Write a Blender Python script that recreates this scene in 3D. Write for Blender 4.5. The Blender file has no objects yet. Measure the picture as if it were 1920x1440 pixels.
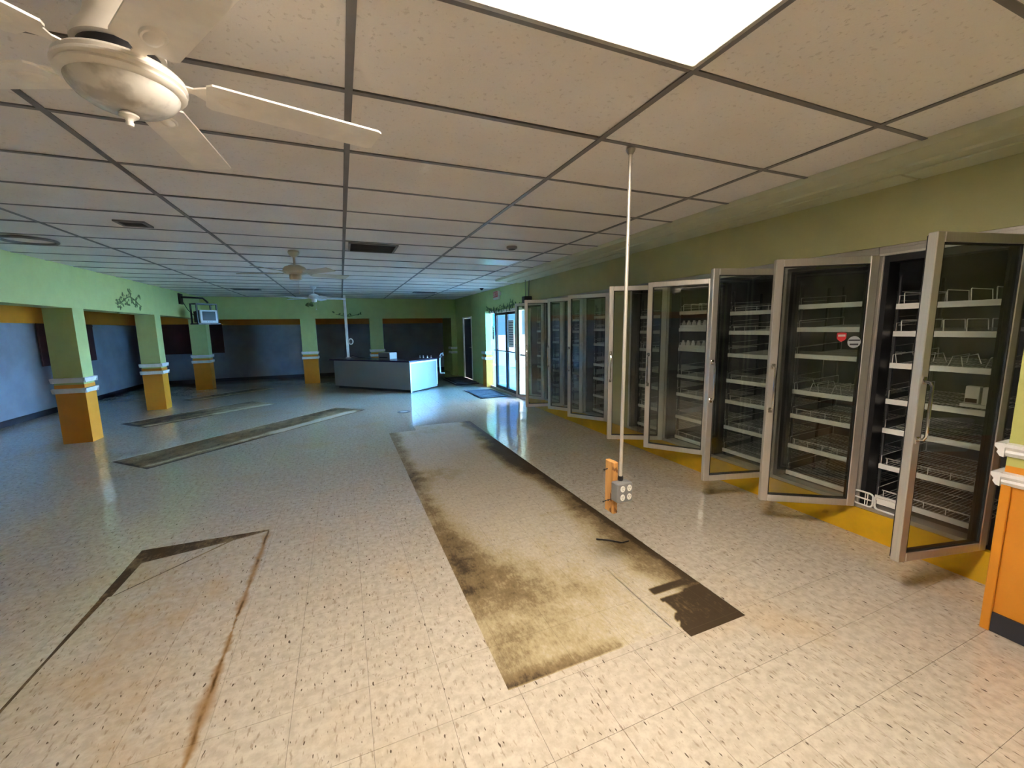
import bpy, math, random
import numpy as np
from mathutils import Vector, Matrix
random.seed(7)
SC = bpy.context.scene
COL = SC.collection

# ------------------------------------------------------------------ camera
cam = bpy.data.objects.new('camera', bpy.data.cameras.new('camera'))
COL.objects.link(cam)
cam.data.sensor_width = 36.0
cam.data.lens = 767.056 / 1920 * 36.0
cam.data.clip_start = 0.02
yaw, pitch, roll = 0.390771, -0.137145, -0.0153945
fwd = Vector((math.sin(yaw) * math.cos(pitch), math.cos(yaw) * math.cos(pitch), math.sin(pitch)))
r0 = Vector((math.cos(yaw), -math.sin(yaw), 0))
u0 = r0.cross(fwd)
rt = math.cos(roll) * r0 + math.sin(roll) * u0
upv = -math.sin(roll) * r0 + math.cos(roll) * u0
m3 = Matrix((rt, upv, -fwd)).transposed()
cam.matrix_world = Matrix.Translation((0, 0, 1.58)) @ m3.to_4x4()
SC.camera = cam

# ------------------------------------------------------------------ light and exposure
LAMP = 50.0          # radiance of the lit fluorescent troffer lenses
w = bpy.data.worlds.new('world'); SC.world = w; w.use_nodes = True
w.node_tree.nodes['Background'].inputs[0].default_value = (0.42, 0.70, 1.0, 1)
w.node_tree.nodes['Background'].inputs[1].default_value = 1.5
sl = bpy.data.lights.new('sun', 'SUN'); sl.energy = 520.0; sl.angle = math.radians(.6); sl.color = (.84, .91, 1.0)
so = bpy.data.objects.new('sun', sl); COL.objects.link(so); so.location = (-6, 4, 12)
so.rotation_euler = Vector((math.cos(math.radians(42)), .12, -math.sin(math.radians(42)))).to_track_quat('-Z', 'Y').to_euler()
vs = SC.view_settings
vs.view_transform = 'Standard'; vs.look = 'None'; vs.gamma = 1.0; vs.exposure = 0.1
vs.use_curve_mapping = False
SC.cycles.max_bounces = 10
SC.cycles.diffuse_bounces = 6
SC.cycles.transparent_max_bounces = 32
SC.cycles.sample_clamp_indirect = 0.0

# ------------------------------------------------------------------ materials
class NT:
    def __init__(s, name):
        s.m = bpy.data.materials.new(name); s.m.use_nodes = True
        s.t = s.m.node_tree; s.p = s.t.nodes['Principled BSDF']
    def n(s, typ, **kw):
        o = s.t.nodes.new(typ)
        for k, v in kw.items():
            if k.startswith('i_'):
                key = k[2:]; key = int(key) if key.isdigit() else key.replace('_', ' ')
                s.put(o.inputs[key], v)
            else: setattr(o, k, v)
        return o
    def put(s, sock, v):
        if hasattr(v, 'is_output') or hasattr(v, 'links'): s.t.links.new(v, sock)
        else:
            if isinstance(v, (tuple, list)) and len(v) == 3 and sock.type == 'RGBA': v = (*v, 1)
            sock.default_value = v
    def math(s, op, a, b=0.0, c=0.0, clamp=False):
        o = s.t.nodes.new('ShaderNodeMath'); o.operation = op; o.use_clamp = clamp
        s.put(o.inputs[0], a); s.put(o.inputs[1], b); s.put(o.inputs[2], c)
        return o.outputs[0]
    def ss(s, x, lo, hi):
        o = s.t.nodes.new('ShaderNodeMapRange'); o.interpolation_type = 'SMOOTHSTEP'
        s.put(o.inputs[0], x); s.put(o.inputs[1], lo); s.put(o.inputs[2], hi)
        return o.outputs[0]
    def mix(s, f, a, b, mode='MIX'):
        o = s.t.nodes.new('ShaderNodeMix'); o.data_type = 'RGBA'; o.blend_type = mode
        s.put(o.inputs[0], f); s.put(o.inputs[6], a); s.put(o.inputs[7], b)
        return o.outputs[2]
    def pos(s, scale=(1, 1, 1), rot=0.0):
        g = s.t.nodes.new('ShaderNodeNewGeometry')
        mp = s.t.nodes.new('ShaderNodeMapping'); mp.inputs['Scale'].default_value = scale
        mp.inputs['Rotation'].default_value = (0, 0, rot)
        s.t.links.new(g.outputs['Position'], mp.inputs[0]); return mp.outputs[0]
    def noise(s, vec, scale, detail=3.0, rough=0.55):
        o = s.n('ShaderNodeTexNoise', i_Vector=vec, i_Scale=scale, i_Detail=detail, i_Roughness=rough)
        return o.outputs[0]
    def bump(s, h, strength, dist=0.01):
        o = s.n('ShaderNodeBump', i_Height=h, i_Strength=strength, i_Distance=dist)
        s.t.links.new(o.outputs[0], s.p.inputs['Normal'])
    def set(s, **kw):
        for k, v in kw.items(): s.put(s.p.inputs[k.replace('_', ' ')], v)
        return s.m

def paint(name, c, rough=0.5, metal=0.0, var=0.08, scale=6.0, bump=0.05, bscale=180.0, spec=0.5):
    t = NT(name); v = t.pos()
    f = t.ss(t.noise(v, scale, 4.0), 0.3, 0.7)
    lo = tuple(max(0, x * (1 - var)) for x in c); hi = tuple(min(1, x * (1 + var)) for x in c)
    t.set(Base_Color=t.mix(f, lo, hi), Roughness=rough, Metallic=metal, Specular_IOR_Level=spec)
    if bump: t.bump(t.noise(v, bscale, 2.0), bump, 0.004)
    return t.m

def metal(name, c, rough=0.3, stretch=(140, 140, 3), mt=1.0):
    t = NT(name); f = t.noise(t.pos(stretch), 1.0, 3.0)
    t.set(Base_Color=t.mix(f, tuple(x * .8 for x in c), c), Metallic=mt,
          Roughness=t.math('MULTIPLY_ADD', f, .18, rough - .09))
    return t.m

def glass(name, tint, gloss=0.02, ior=1.5, smudge=0.0):
    t = NT(name); out = t.t.nodes['Material Output']; t.t.nodes.remove(t.p)
    tr = t.n('ShaderNodeBsdfTransparent', i_Color=tint)
    gl = t.n('ShaderNodeBsdfGlossy', i_Color=(1, 1, 1), i_Roughness=gloss)
    lw = t.n('ShaderNodeLayerWeight', i_Blend=.5).outputs['Facing']
    f0 = ((ior - 1) / (ior + 1)) ** 2
    mx = t.n('ShaderNodeMixShader'); t.put(mx.inputs[0], t.math('MULTIPLY_ADD', t.math('POWER', lw, 5.0), .85, f0))
    t.t.links.new(tr.outputs[0], mx.inputs[1]); t.t.links.new(gl.outputs[0], mx.inputs[2])
    last = mx
    if smudge:
        di = t.n('ShaderNodeBsdfDiffuse', i_Color=(.6, .6, .58))
        m2 = t.n('ShaderNodeMixShader')
        t.put(m2.inputs[0], t.math('MULTIPLY', t.ss(t.noise(t.pos(), 5.0, 5.0), .35, .8), smudge))
        t.t.links.new(mx.outputs[0], m2.inputs[1]); t.t.links.new(di.outputs[0], m2.inputs[2]); last = m2
    t.t.links.new(last.outputs[0], out.inputs[0]); return t.m

def emit(name, c, strength, ridges=0):
    t = NT(name)
    t.set(Base_Color=(.8, .8, .8), Emission_Color=c, Emission_Strength=strength, Roughness=.4)
    if ridges: t.bump(t.n('ShaderNodeTexVoronoi', i_Vector=t.pos(), i_Scale=ridges).outputs[0], .4, .004)
    return t.m

def tile_mat():
    t = NT('vinyl_tile'); v = t.pos()
    cell = t.n('ShaderNodeVectorMath', operation='FLOOR')
    t.put(cell.inputs[0], t.pos((1 / .3048, 1 / .3048, 0)))
    wn = t.n('ShaderNodeTexWhiteNoise', i_Vector=cell.outputs[0])
    base = t.mix(t.ss(t.noise(v, 26, 5.0), .3, .7), (.50, .432, .345), (.64, .57, .47))
    base = t.mix(t.math('MULTIPLY', wn.outputs[0], .16), base, (.45, .37, .28))
    wear = t.ss(t.noise(v, 1.1, 4.0), .52, .72)
    base = t.mix(t.math('MULTIPLY', wear, .35), base, (.60, .41, .20))
    fl = t.noise(t.pos((60, 17, 1)), 1.0, 2.5, .6)
    base = t.mix(t.math('MULTIPLY', t.ss(fl, .58, .68), .6), base, (.29, .21, .14))
    fl2 = t.noise(t.pos((75, 24, 1), .25), 1.0, 1.0, .5)
    base = t.mix(t.math('MULTIPLY', t.ss(fl2, .695, .745), .92), base, (.085, .055, .035))
    fl3 = t.noise(t.pos((55, 20, 1), -.2), 1.0, 1.5, .5)
    base = t.mix(t.math('MULTIPLY', t.ss(fl3, .66, .74), .3), base, (.70, .64, .55))
    # long rust line left where a shelf run stood
    sx = t.n('ShaderNodeSeparateXYZ', i_Vector=v)
    nz = t.noise(t.pos((9, 5, 1)), 1.0, 4.0, .7)
    dx = t.math('ABSOLUTE', t.math('ADD', t.math('ADD', sx.outputs[0], .642), t.math('MULTIPLY_ADD', nz, .03, -.015)))
    wdt = t.math('MAXIMUM', t.math('MULTIPLY_ADD', t.noise(t.pos((.6, 3.5, 1)), 1.0, 4.0, .7), .17, -.05), .003)
    rust = t.math('SUBTRACT', 1.0, t.ss(dx, 0.0, wdt), clamp=True)
    rust = t.math('MULTIPLY', rust, t.math('SUBTRACT', 1.0, t.ss(sx.outputs[1], 3.45, 3.62)))
    base = t.mix(t.math('MULTIPLY', rust, .85), base, (.33, .17, .045))
    core = t.math('MULTIPLY', t.math('SUBTRACT', 1.0, t.ss(dx, 0.0, .012), clamp=True), t.math('MULTIPLY', t.ss(t.noise(t.pos((.6, 6, 1)), 1.0, 3.0), .38, .6), t.math('LESS_THAN', sx.outputs[1], 3.6)))
    base = t.mix(core, base, (.10, .05, .015))
    # soft yellow wax halo along both shelf lines
    hal = t.math('SUBTRACT', 1.0, t.ss(t.math('ABSOLUTE', t.math('ADD', sx.outputs[0], 1.03)), .15, .55))
    hal = t.math('MULTIPLY', t.math('MULTIPLY', hal, t.ss(t.noise(v, 2.3, 4.0), .42, .7)),
                 t.math('SUBTRACT', 1.0, t.ss(sx.outputs[1], 3.2, 3.6)))
    base = t.mix(t.math('MULTIPLY', hal, .5), base, (.52, .33, .13))
    t.set(Base_Color=base, Roughness=t.math('MULTIPLY_ADD', t.noise(v, 3.0, 4.0), .13, .08),
          Specular_IOR_Level=.5)
    t.p.inputs['Coat Weight'].default_value = .35
    t.p.inputs['Coat Roughness'].default_value = .08
    t.bump(t.noise(v, 2.6, 3.0), .10, .02)
    return t.m

def old_floor_mat():
    t = NT('old_dirty_floor'); v = t.pos()
    at = t.n('ShaderNodeAttribute', attribute_name='dirt').outputs['Fac']
    n1 = t.noise(t.pos((1, .6, 1)), 9, 6.0, .65); n2 = t.noise(v, 32, 5.0, .6)
    base = t.mix(t.ss(n2, .3, .7), (.50, .43, .33), (.63, .56, .45))
    fl = t.noise(t.pos((60, 17, 1)), 1.0, 2.5, .6)
    base = t.mix(t.math('MULTIPLY', t.ss(fl, .60, .70), .6), base, (.24, .18, .12))
    n3 = t.noise(t.pos((1.6, .7, 1)), 40, 5.0, .7)
    d = t.math('ADD', at, t.math('MULTIPLY_ADD', n1, .9, -.45))
    d = t.math('ADD', d, t.math('MULTIPLY_ADD', n2, .5, -.25))
    d = t.math('ADD', d, t.math('MULTIPLY_ADD', n3, .9, -.45))
    base = t.mix(t.math('MULTIPLY', t.ss(d, .0, .5), .7), base, (.42, .33, .155))
    base = t.mix(t.math('MULTIPLY', t.ss(d, .35, .95), .9), base, (.19, .128, .06))
    base = t.mix(t.ss(d, .9, 1.4), base, (.06, .04, .022))
    q = t.n('ShaderNodeSeparateXYZ', i_Vector=v)
    for k, off in ((0, .010), (1, 1.757)):
        fr = t.math('FRACT', t.math('DIVIDE', t.math('ADD', q.outputs[k], 30.48 - off), .3048))
        ed = t.math('ABSOLUTE', t.math('SUBTRACT', fr, .5))
        base = t.mix(t.math('MULTIPLY', t.ss(ed, .492, .499), t.math('MULTIPLY', n1, .7)), base, (.12, .09, .05))
    t.set(Base_Color=base, Roughness=t.math('MULTIPLY_ADD', n1, .3, .5), Specular_IOR_Level=.22)
    t.bump(n2, .15, .004); return t.m

def panel_mat():
    t = NT('ceiling_panel'); v = t.pos()
    n = t.noise(v, 46, 3.0, .6); hole = t.ss(n, .60, .68)
    f = t.ss(t.noise(v, 1.4, 3.0), .3, .7)
    base = t.mix(f, (.80, .755, .71), (.85, .81, .77))
    base = t.mix(t.math('MULTIPLY', hole, .22), base, (.35, .28, .22))
    t.set(Base_Color=base, Roughness=.85, Specular_IOR_Level=.2)
    t.bump(t.math('ADD', t.math('MULTIPLY', hole, -1.0), t.math('MULTIPLY', t.noise(v, 90, 3.0), .5)), .35, .004)
    return t.m

def wood_mat():
    t = NT('pine_wood'); v = t.pos((30, 30, 3))
    f = t.noise(v, 1.0, 4.0); k = t.ss(t.noise(t.pos((1, 1, .5)), 26, 2.0), .62, .7)
    base = t.mix(t.ss(f, .3, .7), (.52, .24, .06), (.70, .37, .12))
    t.set(Base_Color=t.mix(k, base, (.18, .07, .02)), Roughness=.6); return t.m

def alabaster_mat():
    t = NT('alabaster_glass'); v = t.pos()
    f = t.ss(t.noise(v, 11, 4.0), .45, .62)
    t.set(Base_Color=t.mix(f, (.58, .55, .50), (.86, .83, .77)), Roughness=.22); return t.m

M = dict(
    tile=tile_mat(), old=old_floor_mat(), panel=panel_mat(), wood=wood_mat(), alab=alabaster_mat(),
    mastic=paint('tan_mastic', (.13, .10, .075), .5, var=.4, scale=12),
    rail=paint('ceiling_rail_grey', (.19, .18, .178), .45, .0, .05),
    white_metal=paint('white_enamel', (.78, .76, .72), .35, bump=0),
    olive=paint('olive_green_paint', (.45, .43, .20), .55, var=.03),
    green=paint('lime_green_paint', (.50, .50, .15), .55),
    beamgreen=paint('soft_green_paint', (.52, .60, .23), .55, var=.03), soffit=paint('faded_green_paint', (.62, .62, .43), .6, var=.03),
    orange=paint('orange_paint', (.74, .28, .018), .45, var=.03),
    grey=paint('grey_blue_wall_paint', (.26, .28, .32), .55, var=.12, scale=2.0),
    maroon=paint('dark_maroon_board', (.045, .008, .008), .5),
    trim=paint('white_trim_paint', (.82, .81, .80), .4, bump=0),
    yellow=paint('yellow_kick_paint', (.70, .40, .006), .4),
    baseb=paint('slate_vinyl_base', (.032, .034, .045), .4),
    dark=paint('black_paint', (.012, .012, .014), .4, bump=0),
    dkgrey=paint('dark_grey_liner', (.055, .055, .06), .5),
    alu=metal('brushed_aluminium', (.80, .75, .68), .34, mt=.7),
    alud=metal('dull_aluminium', (.56, .52, .47), .38, mt=.7),
    chrome=metal('chrome', (.82, .80, .76), .14),
    shelfw=paint('white_shelf_enamel', (.88, .86, .82), .35, bump=0),
    wire=paint('epoxy_wire', (.62, .60, .56), .4, bump=0),
    gasket=paint('black_rubber', (.015, .015, .016), .6, bump=0),
    cooler=paint('cooler_liner_grey', (.16, .16, .165), .45, var=.15),
    cglass=glass('cooler_door_glass', (.84, .87, .84), .015, 1.7, .035),
    clear=glass('clear_glass', (.90, .97, 1.0), .01, 1.45),
    film=glass('blue_tint_glass', (.62, .82, .98), .02, 1.45),
    film2=glass('deep_blue_tint_glass', (.40, .68, .95), .02, 1.45),
    fan=paint('cream_fan_enamel', (.92, .87, .79), .32, bump=0),
    fan2=paint('aged_cream_fan_enamel', (.60, .52, .36), .35, bump=0),
    fanw=paint('white_fan_enamel', (.80, .80, .80), .35, bump=0),
    lampface=emit('lit_lens', (1.0, .885, .745), LAMP),
    lens=paint('unlit_acrylic_lens', (.90, .92, .95), .3, bump=0, var=.02),
    counter=paint('grey_laminate', (.27, .26, .26), .4, var=.02),
    cwhite=paint('white_laminate', (.36, .36, .36), .4, var=.02),
    ctop=paint('navy_laminate', (.035, .03, .06), .25),
    matm=paint('charcoal_carpet_mat', (.05, .052, .065), .9, var=.25, scale=40, bump=.3),
    concrete=paint('pale_concrete', (.36, .42, .48), .8, var=.1, scale=2), asphalt=paint('worn_asphalt', (.026, .026, .027), .9, var=.15, scale=2), bounce_white=paint('bounce_white_paint', (.80, .82, .84), .8),
    box=paint('grey_steel_box', (.25, .25, .25), .45, metal=.3),
    outlet=paint('ivory_outlet', (.80, .78, .72), .35, bump=0),
    vine=paint('olive_vine_paint', (.11, .15, .045), .6, bump=0),
    ivy=paint('dark_ivy_leaf', (.055, .11, .03), .5, bump=0),
    red=paint('red_sign_face', (.75, .06, .07), .35, bump=0),
    screen=paint('crt_screen', (.05, .075, .085), .08, bump=0),
    silver=paint('silver_plastic', (.55, .57, .58), .35, bump=0),
    rearwall=paint('plain_grey_wall', (.45, .42, .36), .6),
    pale=paint('pale_card', (.78, .74, .66), .5, bump=0),
    door=paint('dark_blue_grey_door', (.055, .065, .10), .45),
)

# ------------------------------------------------------------------ geometry helpers
class MB:
    def __init__(s): s.v = []; s.f = []
    def add(s, vs, fs):
        o = len(s.v); s.v += [tuple(x) for x in vs]; s.f += [tuple(i + o for i in f) for f in fs]; return s
    def box(s, x0, y0, z0, x1, y1, z1, T=None):
        x0, x1 = sorted((x0, x1)); y0, y1 = sorted((y0, y1)); z0, z1 = sorted((z0, z1))
        vs = [Vector((x, y, z)) for z in (z0, z1) for x, y in ((x0, y0), (x1, y0), (x1, y1), (x0, y1))]
        if T: vs = [T @ p for p in vs]
        return s.add(vs, [(3, 2, 1, 0), (4, 5, 6, 7), (0, 1, 5, 4), (1, 2, 6, 5), (2, 3, 7, 6), (3, 0, 4, 7)])
    def bev(s, x0, y0, z0, x1, y1, z1, b=.01, T=None):
        """box with chamfered edges"""
        x0, x1 = sorted((x0, x1)); y0, y1 = sorted((y0, y1)); z0, z1 = sorted((z0, z1))
        me = bpy.data.meshes.new('t'); mb = MB(); mb.box(x0, y0, z0, x1, y1, z1)
        me.from_pydata(mb.v, [], mb.f)
        import bmesh
        bm = bmesh.new(); bm.from_mesh(me)
        bmesh.ops.bevel(bm, geom=bm.edges[:], offset=b, segments=1, affect='EDGES')
        bm.verts.index_update()
        vs = [v.co.copy() for v in bm.verts]
        if T: vs = [T @ p for p in vs]
        s.add(vs, [[v.index for v in f.verts] for f in bm.faces]); bm.free(); bpy.data.meshes.remove(me); return s
    def tube(s, pts, r, n=8, cap=True, closed=False):
        pts = [Vector(p) for p in pts]; rs = r if isinstance(r, (list, tuple)) else [r] * len(pts)
        k = len(pts); rings = []; prev = None
        for i, p in enumerate(pts):
            if closed: d = pts[(i + 1) % k] - pts[i - 1]
            else: d = pts[min(i + 1, k - 1)] - pts[max(i - 1, 0)]
            d.normalize()
            if prev is None:
                a = d.orthogonal().normalized()
            else:
                a = (prev - d * prev.dot(d)).normalized()
            prev = a; b = d.cross(a)
            rings.append([p + (a * math.cos(t) + b * math.sin(t)) * rs[i] for t in [2 * math.pi * j / n for j in range(n)]])
        vs = [q for rg in rings for q in rg]; fs = []
        for i in range(k if closed else k - 1):
            i2 = (i + 1) % k
            for j in range(n):
                fs.append((i * n + j, i * n + (j + 1) % n, i2 * n + (j + 1) % n, i2 * n + j))
        if cap and not closed:
            fs.append(tuple(range(n))[::-1]); fs.append(tuple((k - 1) * n + j for j in range(n)))
        return s.add(vs, fs)
    def lathe(s, prof, n=32, c=(0, 0, 0), T=None):
        c = Vector(c); vs = []; fs = []; k = len(prof)
        for r, z in prof:
            for j in range(n):
                t = 2 * math.pi * j / n; p = c + Vector((max(r, 1e-4) * math.cos(t), max(r, 1e-4) * math.sin(t), z))
                vs.append(T @ p if T else p)
        for i in range(k - 1):
            for j in range(n):
                fs.append((i * n + j, i * n + (j + 1) % n, (i + 1) * n + (j + 1) % n, (i + 1) * n + j))
        return s.add(vs, fs)
    def prism(s, poly, z0, z1, T=None):
        n = len(poly)
        vs = [Vector((x, y, z0)) for x, y in poly] + [Vector((x, y, z1)) for x, y in poly]
        if T: vs = [T @ p for p in vs]
        fs = [tuple(range(n))[::-1], tuple(range(n, 2 * n))]
        fs += [(i, (i + 1) % n, n + (i + 1) % n, n + i) for i in range(n)]
        return s.add(vs, fs)
    def extr(s, prof, a, b):
        """profile of (out, z) swept from point a to point b; 'out' is to the right of a->b"""
        a = Vector(a); b = Vector(b); d = (b - a).normalized(); o = Vector((d.y, -d.x, 0)); n = len(prof)
        vs = [a + o * x + Vector((0, 0, z)) for x, z in prof] + [b + o * x + Vector((0, 0, z)) for x, z in prof]
        fs = [(i, (i + 1) % n, n + (i + 1) % n, n + i) for i in range(n)]
        fs += [tuple(range(n))[::-1], tuple(range(n, 2 * n))]
        return s.add(vs, fs)
    def mesh(s, name, mat, smooth=False):
        me = bpy.data.meshes.new(name); me.from_pydata(s.v, [], s.f)
        import bmesh
        bm = bmesh.new(); bm.from_mesh(me); bmesh.ops.recalc_face_normals(bm, faces=bm.faces[:]); bm.to_mesh(me); bm.free()
        me.materials.append(M[mat] if isinstance(mat, str) else mat)
        if smooth:
            me.shade_smooth()
            try: me.set_sharp_from_angle(angle=math.radians(38))
            except Exception: pass
        return me
    def obj(s, name, mat, parent=None, smooth=False):
        return link(name, s.mesh(name, mat, smooth), parent)

def link(name, me, parent=None):
    o = bpy.data.objects.new(name, me); COL.objects.link(o)
    if parent is not None: o.parent = parent
    return o
def thing(name, label, cat, loc=(0, 0, 0), rz=0.0, group=None):
    o = bpy.data.objects.new(name, None); COL.objects.link(o); o.location = loc; o.rotation_euler = (0, 0, rz)
    o.empty_display_size = .1
    return tag(o, label, cat, group)
def tag(o, label, cat, group=None):
    o['label'] = label; o['category'] = cat
    if group: o['group'] = group
    return o
def struct(o, label=None):
    o['kind'] = 'structure'
    if label: o['label'] = label
    return o
def sbox(name, mat, *b, label=None, parent=None):
    o = MB().box(*b).obj(name, mat, parent)
    return struct(o, label) if parent is None else o

CZ = 2.54                      # underside of the ceiling rails
GX, GY = .093, 1.925           # ceiling grid origin
PX, PY = 1.2192, .6096

# ------------------------------------------------------------------ floor
def clip_half(poly, a, b, keep_left):
    out = []; n = len(poly)
    def sd(p): return ((b[0] - a[0]) * (p[1] - a[1]) - (b[1] - a[1]) * (p[0] - a[0])) * (1 if keep_left else -1)
    for i in range(n):
        p, q = poly[i], poly[(i + 1) % n]; sp, sq = sd(p), sd(q)
        if sp >= 0: out.append(p)
        if (sp > 0 and sq < 0) or (sp < 0 and sq > 0):
            t = sp / (sp - sq); out.append((p[0] + t * (q[0] - p[0]), p[1] + t * (q[1] - p[1])))
    return out
def area(p): return .5 * abs(sum(p[i][0] * p[(i + 1) % len(p)][1] - p[(i + 1) % len(p)][0] * p[i][1] for i in range(len(p))))
def subtract(polys, hole):     # hole is convex, anticlockwise
    hb = (min(x for x, y in hole), min(y for x, y in hole), max(x for x, y in hole), max(y for x, y in hole))
    res = []
    for p in polys:
        if max(x for x, y in p) < hb[0] or min(x for x, y in p) > hb[2] or max(y for x, y in p) < hb[1] or min(y for x, y in p) > hb[3]:
            res.append(p); continue
        cur = p
        for i in range(len(hole)):
            a, b = hole[i], hole[(i + 1) % len(hole)]
            o = clip_half(cur, a, b, False)
            if len(o) > 2 and area(o) > 1e-6: res.append(o)
            cur = clip_half(cur, a, b, True)
            if len(cur) < 3: break
    return res
HOLES = [
    [(.575, 1.49), (1.55, 1.49), (1.55, 6.40), (.575, 6.40)],
    [(1.55, 1.41), (1.945, 1.41), (1.945, 6.66), (1.55, 6.66)],
    [(.99, 6.39), (1.56, 6.39), (1.56, 6.68), (.99, 6.68)],
    [(-2.21, 5.91), (.34, 8.53), (-.22, 9.05), (-2.76, 6.46)],
    [(-3.16, 8.6), (-1.38, 10.18), (-1.99, 10.83), (-3.74, 9.18)],
    [(-3.25, 11.48), (-1.72, 12.94), (-2.34, 13.39), (-3.6, 11.82)],
    [(-1.46, 3.42), (-.9, 3.53), (-.64, 3.60), (-.64, 3.63), (-1.46, 3.65)],
    [(-1.455, 3.05), (-1.395, 3.05), (-1.38, 3.65), (-1.46, 3.65)],
    [(-1.448, 2.55), (-1.432, 2.55), (-1.412, 3.06), (-1.452, 3.06)],
    [(-1.455, 2.05), (-1.437, 2.05), (-1.432, 2.56), (-1.448, 2.56)],
    [(-1.40, 3.05), (-1.383, 3.05), (-.86, 3.545), (-.88, 3.56)],
]
for i, h in enumerate(HOLES):
    ar = sum(h[k][0] * h[(k + 1) % len(h)][1] - h[(k + 1) % len(h)][0] * h[k][1] for k in range(len(h)))
    if ar < 0: HOLES[i] = h[::-1]
ZT = 0.0                        # tile top
floor = struct(MB().box(-5.6, -4.2, -.12, 3.78, 15.8, -.0035).obj('floor', 'mastic'), 'cream speckled vinyl tile floor with worn brown patches')
R3 = np.array([list(rt), list(-upv), list(fwd)])
def project(x, y, z):
    q = R3 @ np.array([x, y, z - 1.58])
    if q[2] < .05: return None
    return 960 + 767.056 * q[0] / q[2], 720 + 767.056 * q[1] / q[2]
S = .3048; g = .0007
tiles = []
for i in range(-19, 13):
    for j in range(-20, 46):
        x0, y0 = .010 + i * S, 1.757 + j * S
        cell = [(max(x0 + g, -5.5), max(y0 + g, -4.1)), (min(x0 + S - g, 3.60), max(y0 + g, -4.1)),
                (min(x0 + S - g, 3.60), min(y0 + S - g, 15.69)), (max(x0 + g, -5.5), min(y0 + S - g, 15.69))]
        if cell[1][0] - cell[0][0] < .01 or cell[2][1] - cell[1][1] < .01: continue
        polys = [cell]
        for h in HOLES: polys = subtract(polys, h)
        if not polys: continue
        pr = [project(x, y, 0) for x, y in cell]; a = 0
        if all(pr):
            cx = sum(q[0] for q in pr) / 4; cy = sum(q[1] for q in pr) / 4
            if -60 < cx < 1980 and 0 < cy < 1560: a = area(pr) * sum(area(p) for p in polys) / (S * S)
        tiles.append((a, polys))
tiles.sort(key=lambda t: -t[0])
full = None
rest = MB()
for k, (a, polys) in enumerate(tiles):
    if k < 296 and a > 0:
        b = MB()
        for p in polys: b.prism(p, -.0034, ZT)
        b.obj('tile', 'tile', floor)
    else:
        for p in polys: rest.prism(p, -.0034, ZT)
o = rest.obj('far_tiles', 'tile', floor); o['kind'] = 'stuff'

rng = np.random.default_rng(3)
def vnoise(x, y, sc, seed):
    r = np.random.default_rng(seed); G = r.random((128, 128)); X = x * sc; Y = y * sc
    xi = np.floor(X).astype(int); yi = np.floor(Y).astype(int); fx = X - xi; fy = Y - yi
    fx = fx * fx * (3 - 2 * fx); fy = fy * fy * (3 - 2 * fy)
    g_ = lambda a, b: G[a % 128, b % 128]
    return (g_(xi, yi) * (1 - fx) + g_(xi + 1, yi) * fx) * (1 - fy) + (g_(xi, yi + 1) * (1 - fx) + g_(xi + 1, yi + 1) * fx) * fy
def fbm(x, y, sc, seed): return sum(vnoise(x, y, sc * 2 ** k, seed + k) * .5 ** k for k in range(4)) / 1.875
def sstep(x, a, b):
    t = np.clip((x - a) / (b - a), 0, 1); return t * t * (3 - 2 * t)
def patch(name, origin, ux, uy, lx, ly, step, fn, label=None):
    nx, ny = max(2, int(lx / step) + 1), max(2, int(ly / step) + 1)
    U, V = np.meshgrid(np.linspace(0, lx, nx), np.linspace(0, ly, ny))
    X = origin[0] + U * ux[0] + V * uy[0]; Y = origin[1] + U * ux[1] + V * uy[1]
    vs = np.stack([X.ravel(), Y.ravel(), np.full(X.size, -.0026)], 1)
    idx = np.arange(nx * ny).reshape(ny, nx)
    fs = np.stack([idx[:-1, :-1].ravel(), idx[:-1, 1:].ravel(), idx[1:, 1:].ravel(), idx[1:, :-1].ravel()], 1)
    me = bpy.data.meshes.new(name); me.from_pydata(vs.tolist(), [], fs.tolist())
    at = me.attributes.new('dirt', 'FLOAT', 'POINT')
    at.data.foreach_set('value', fn(X, Y, U, V).astype(np.float32).ravel())
    me.materials.append(M['old']); o = link(name, me, floor)
    if label: o['label'] = label
    return o
def blob(X, Y, cx, cy, rx, ry): return np.exp(-(((X - cx) / rx) ** 2 + ((Y - cy) / ry) ** 2))
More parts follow.
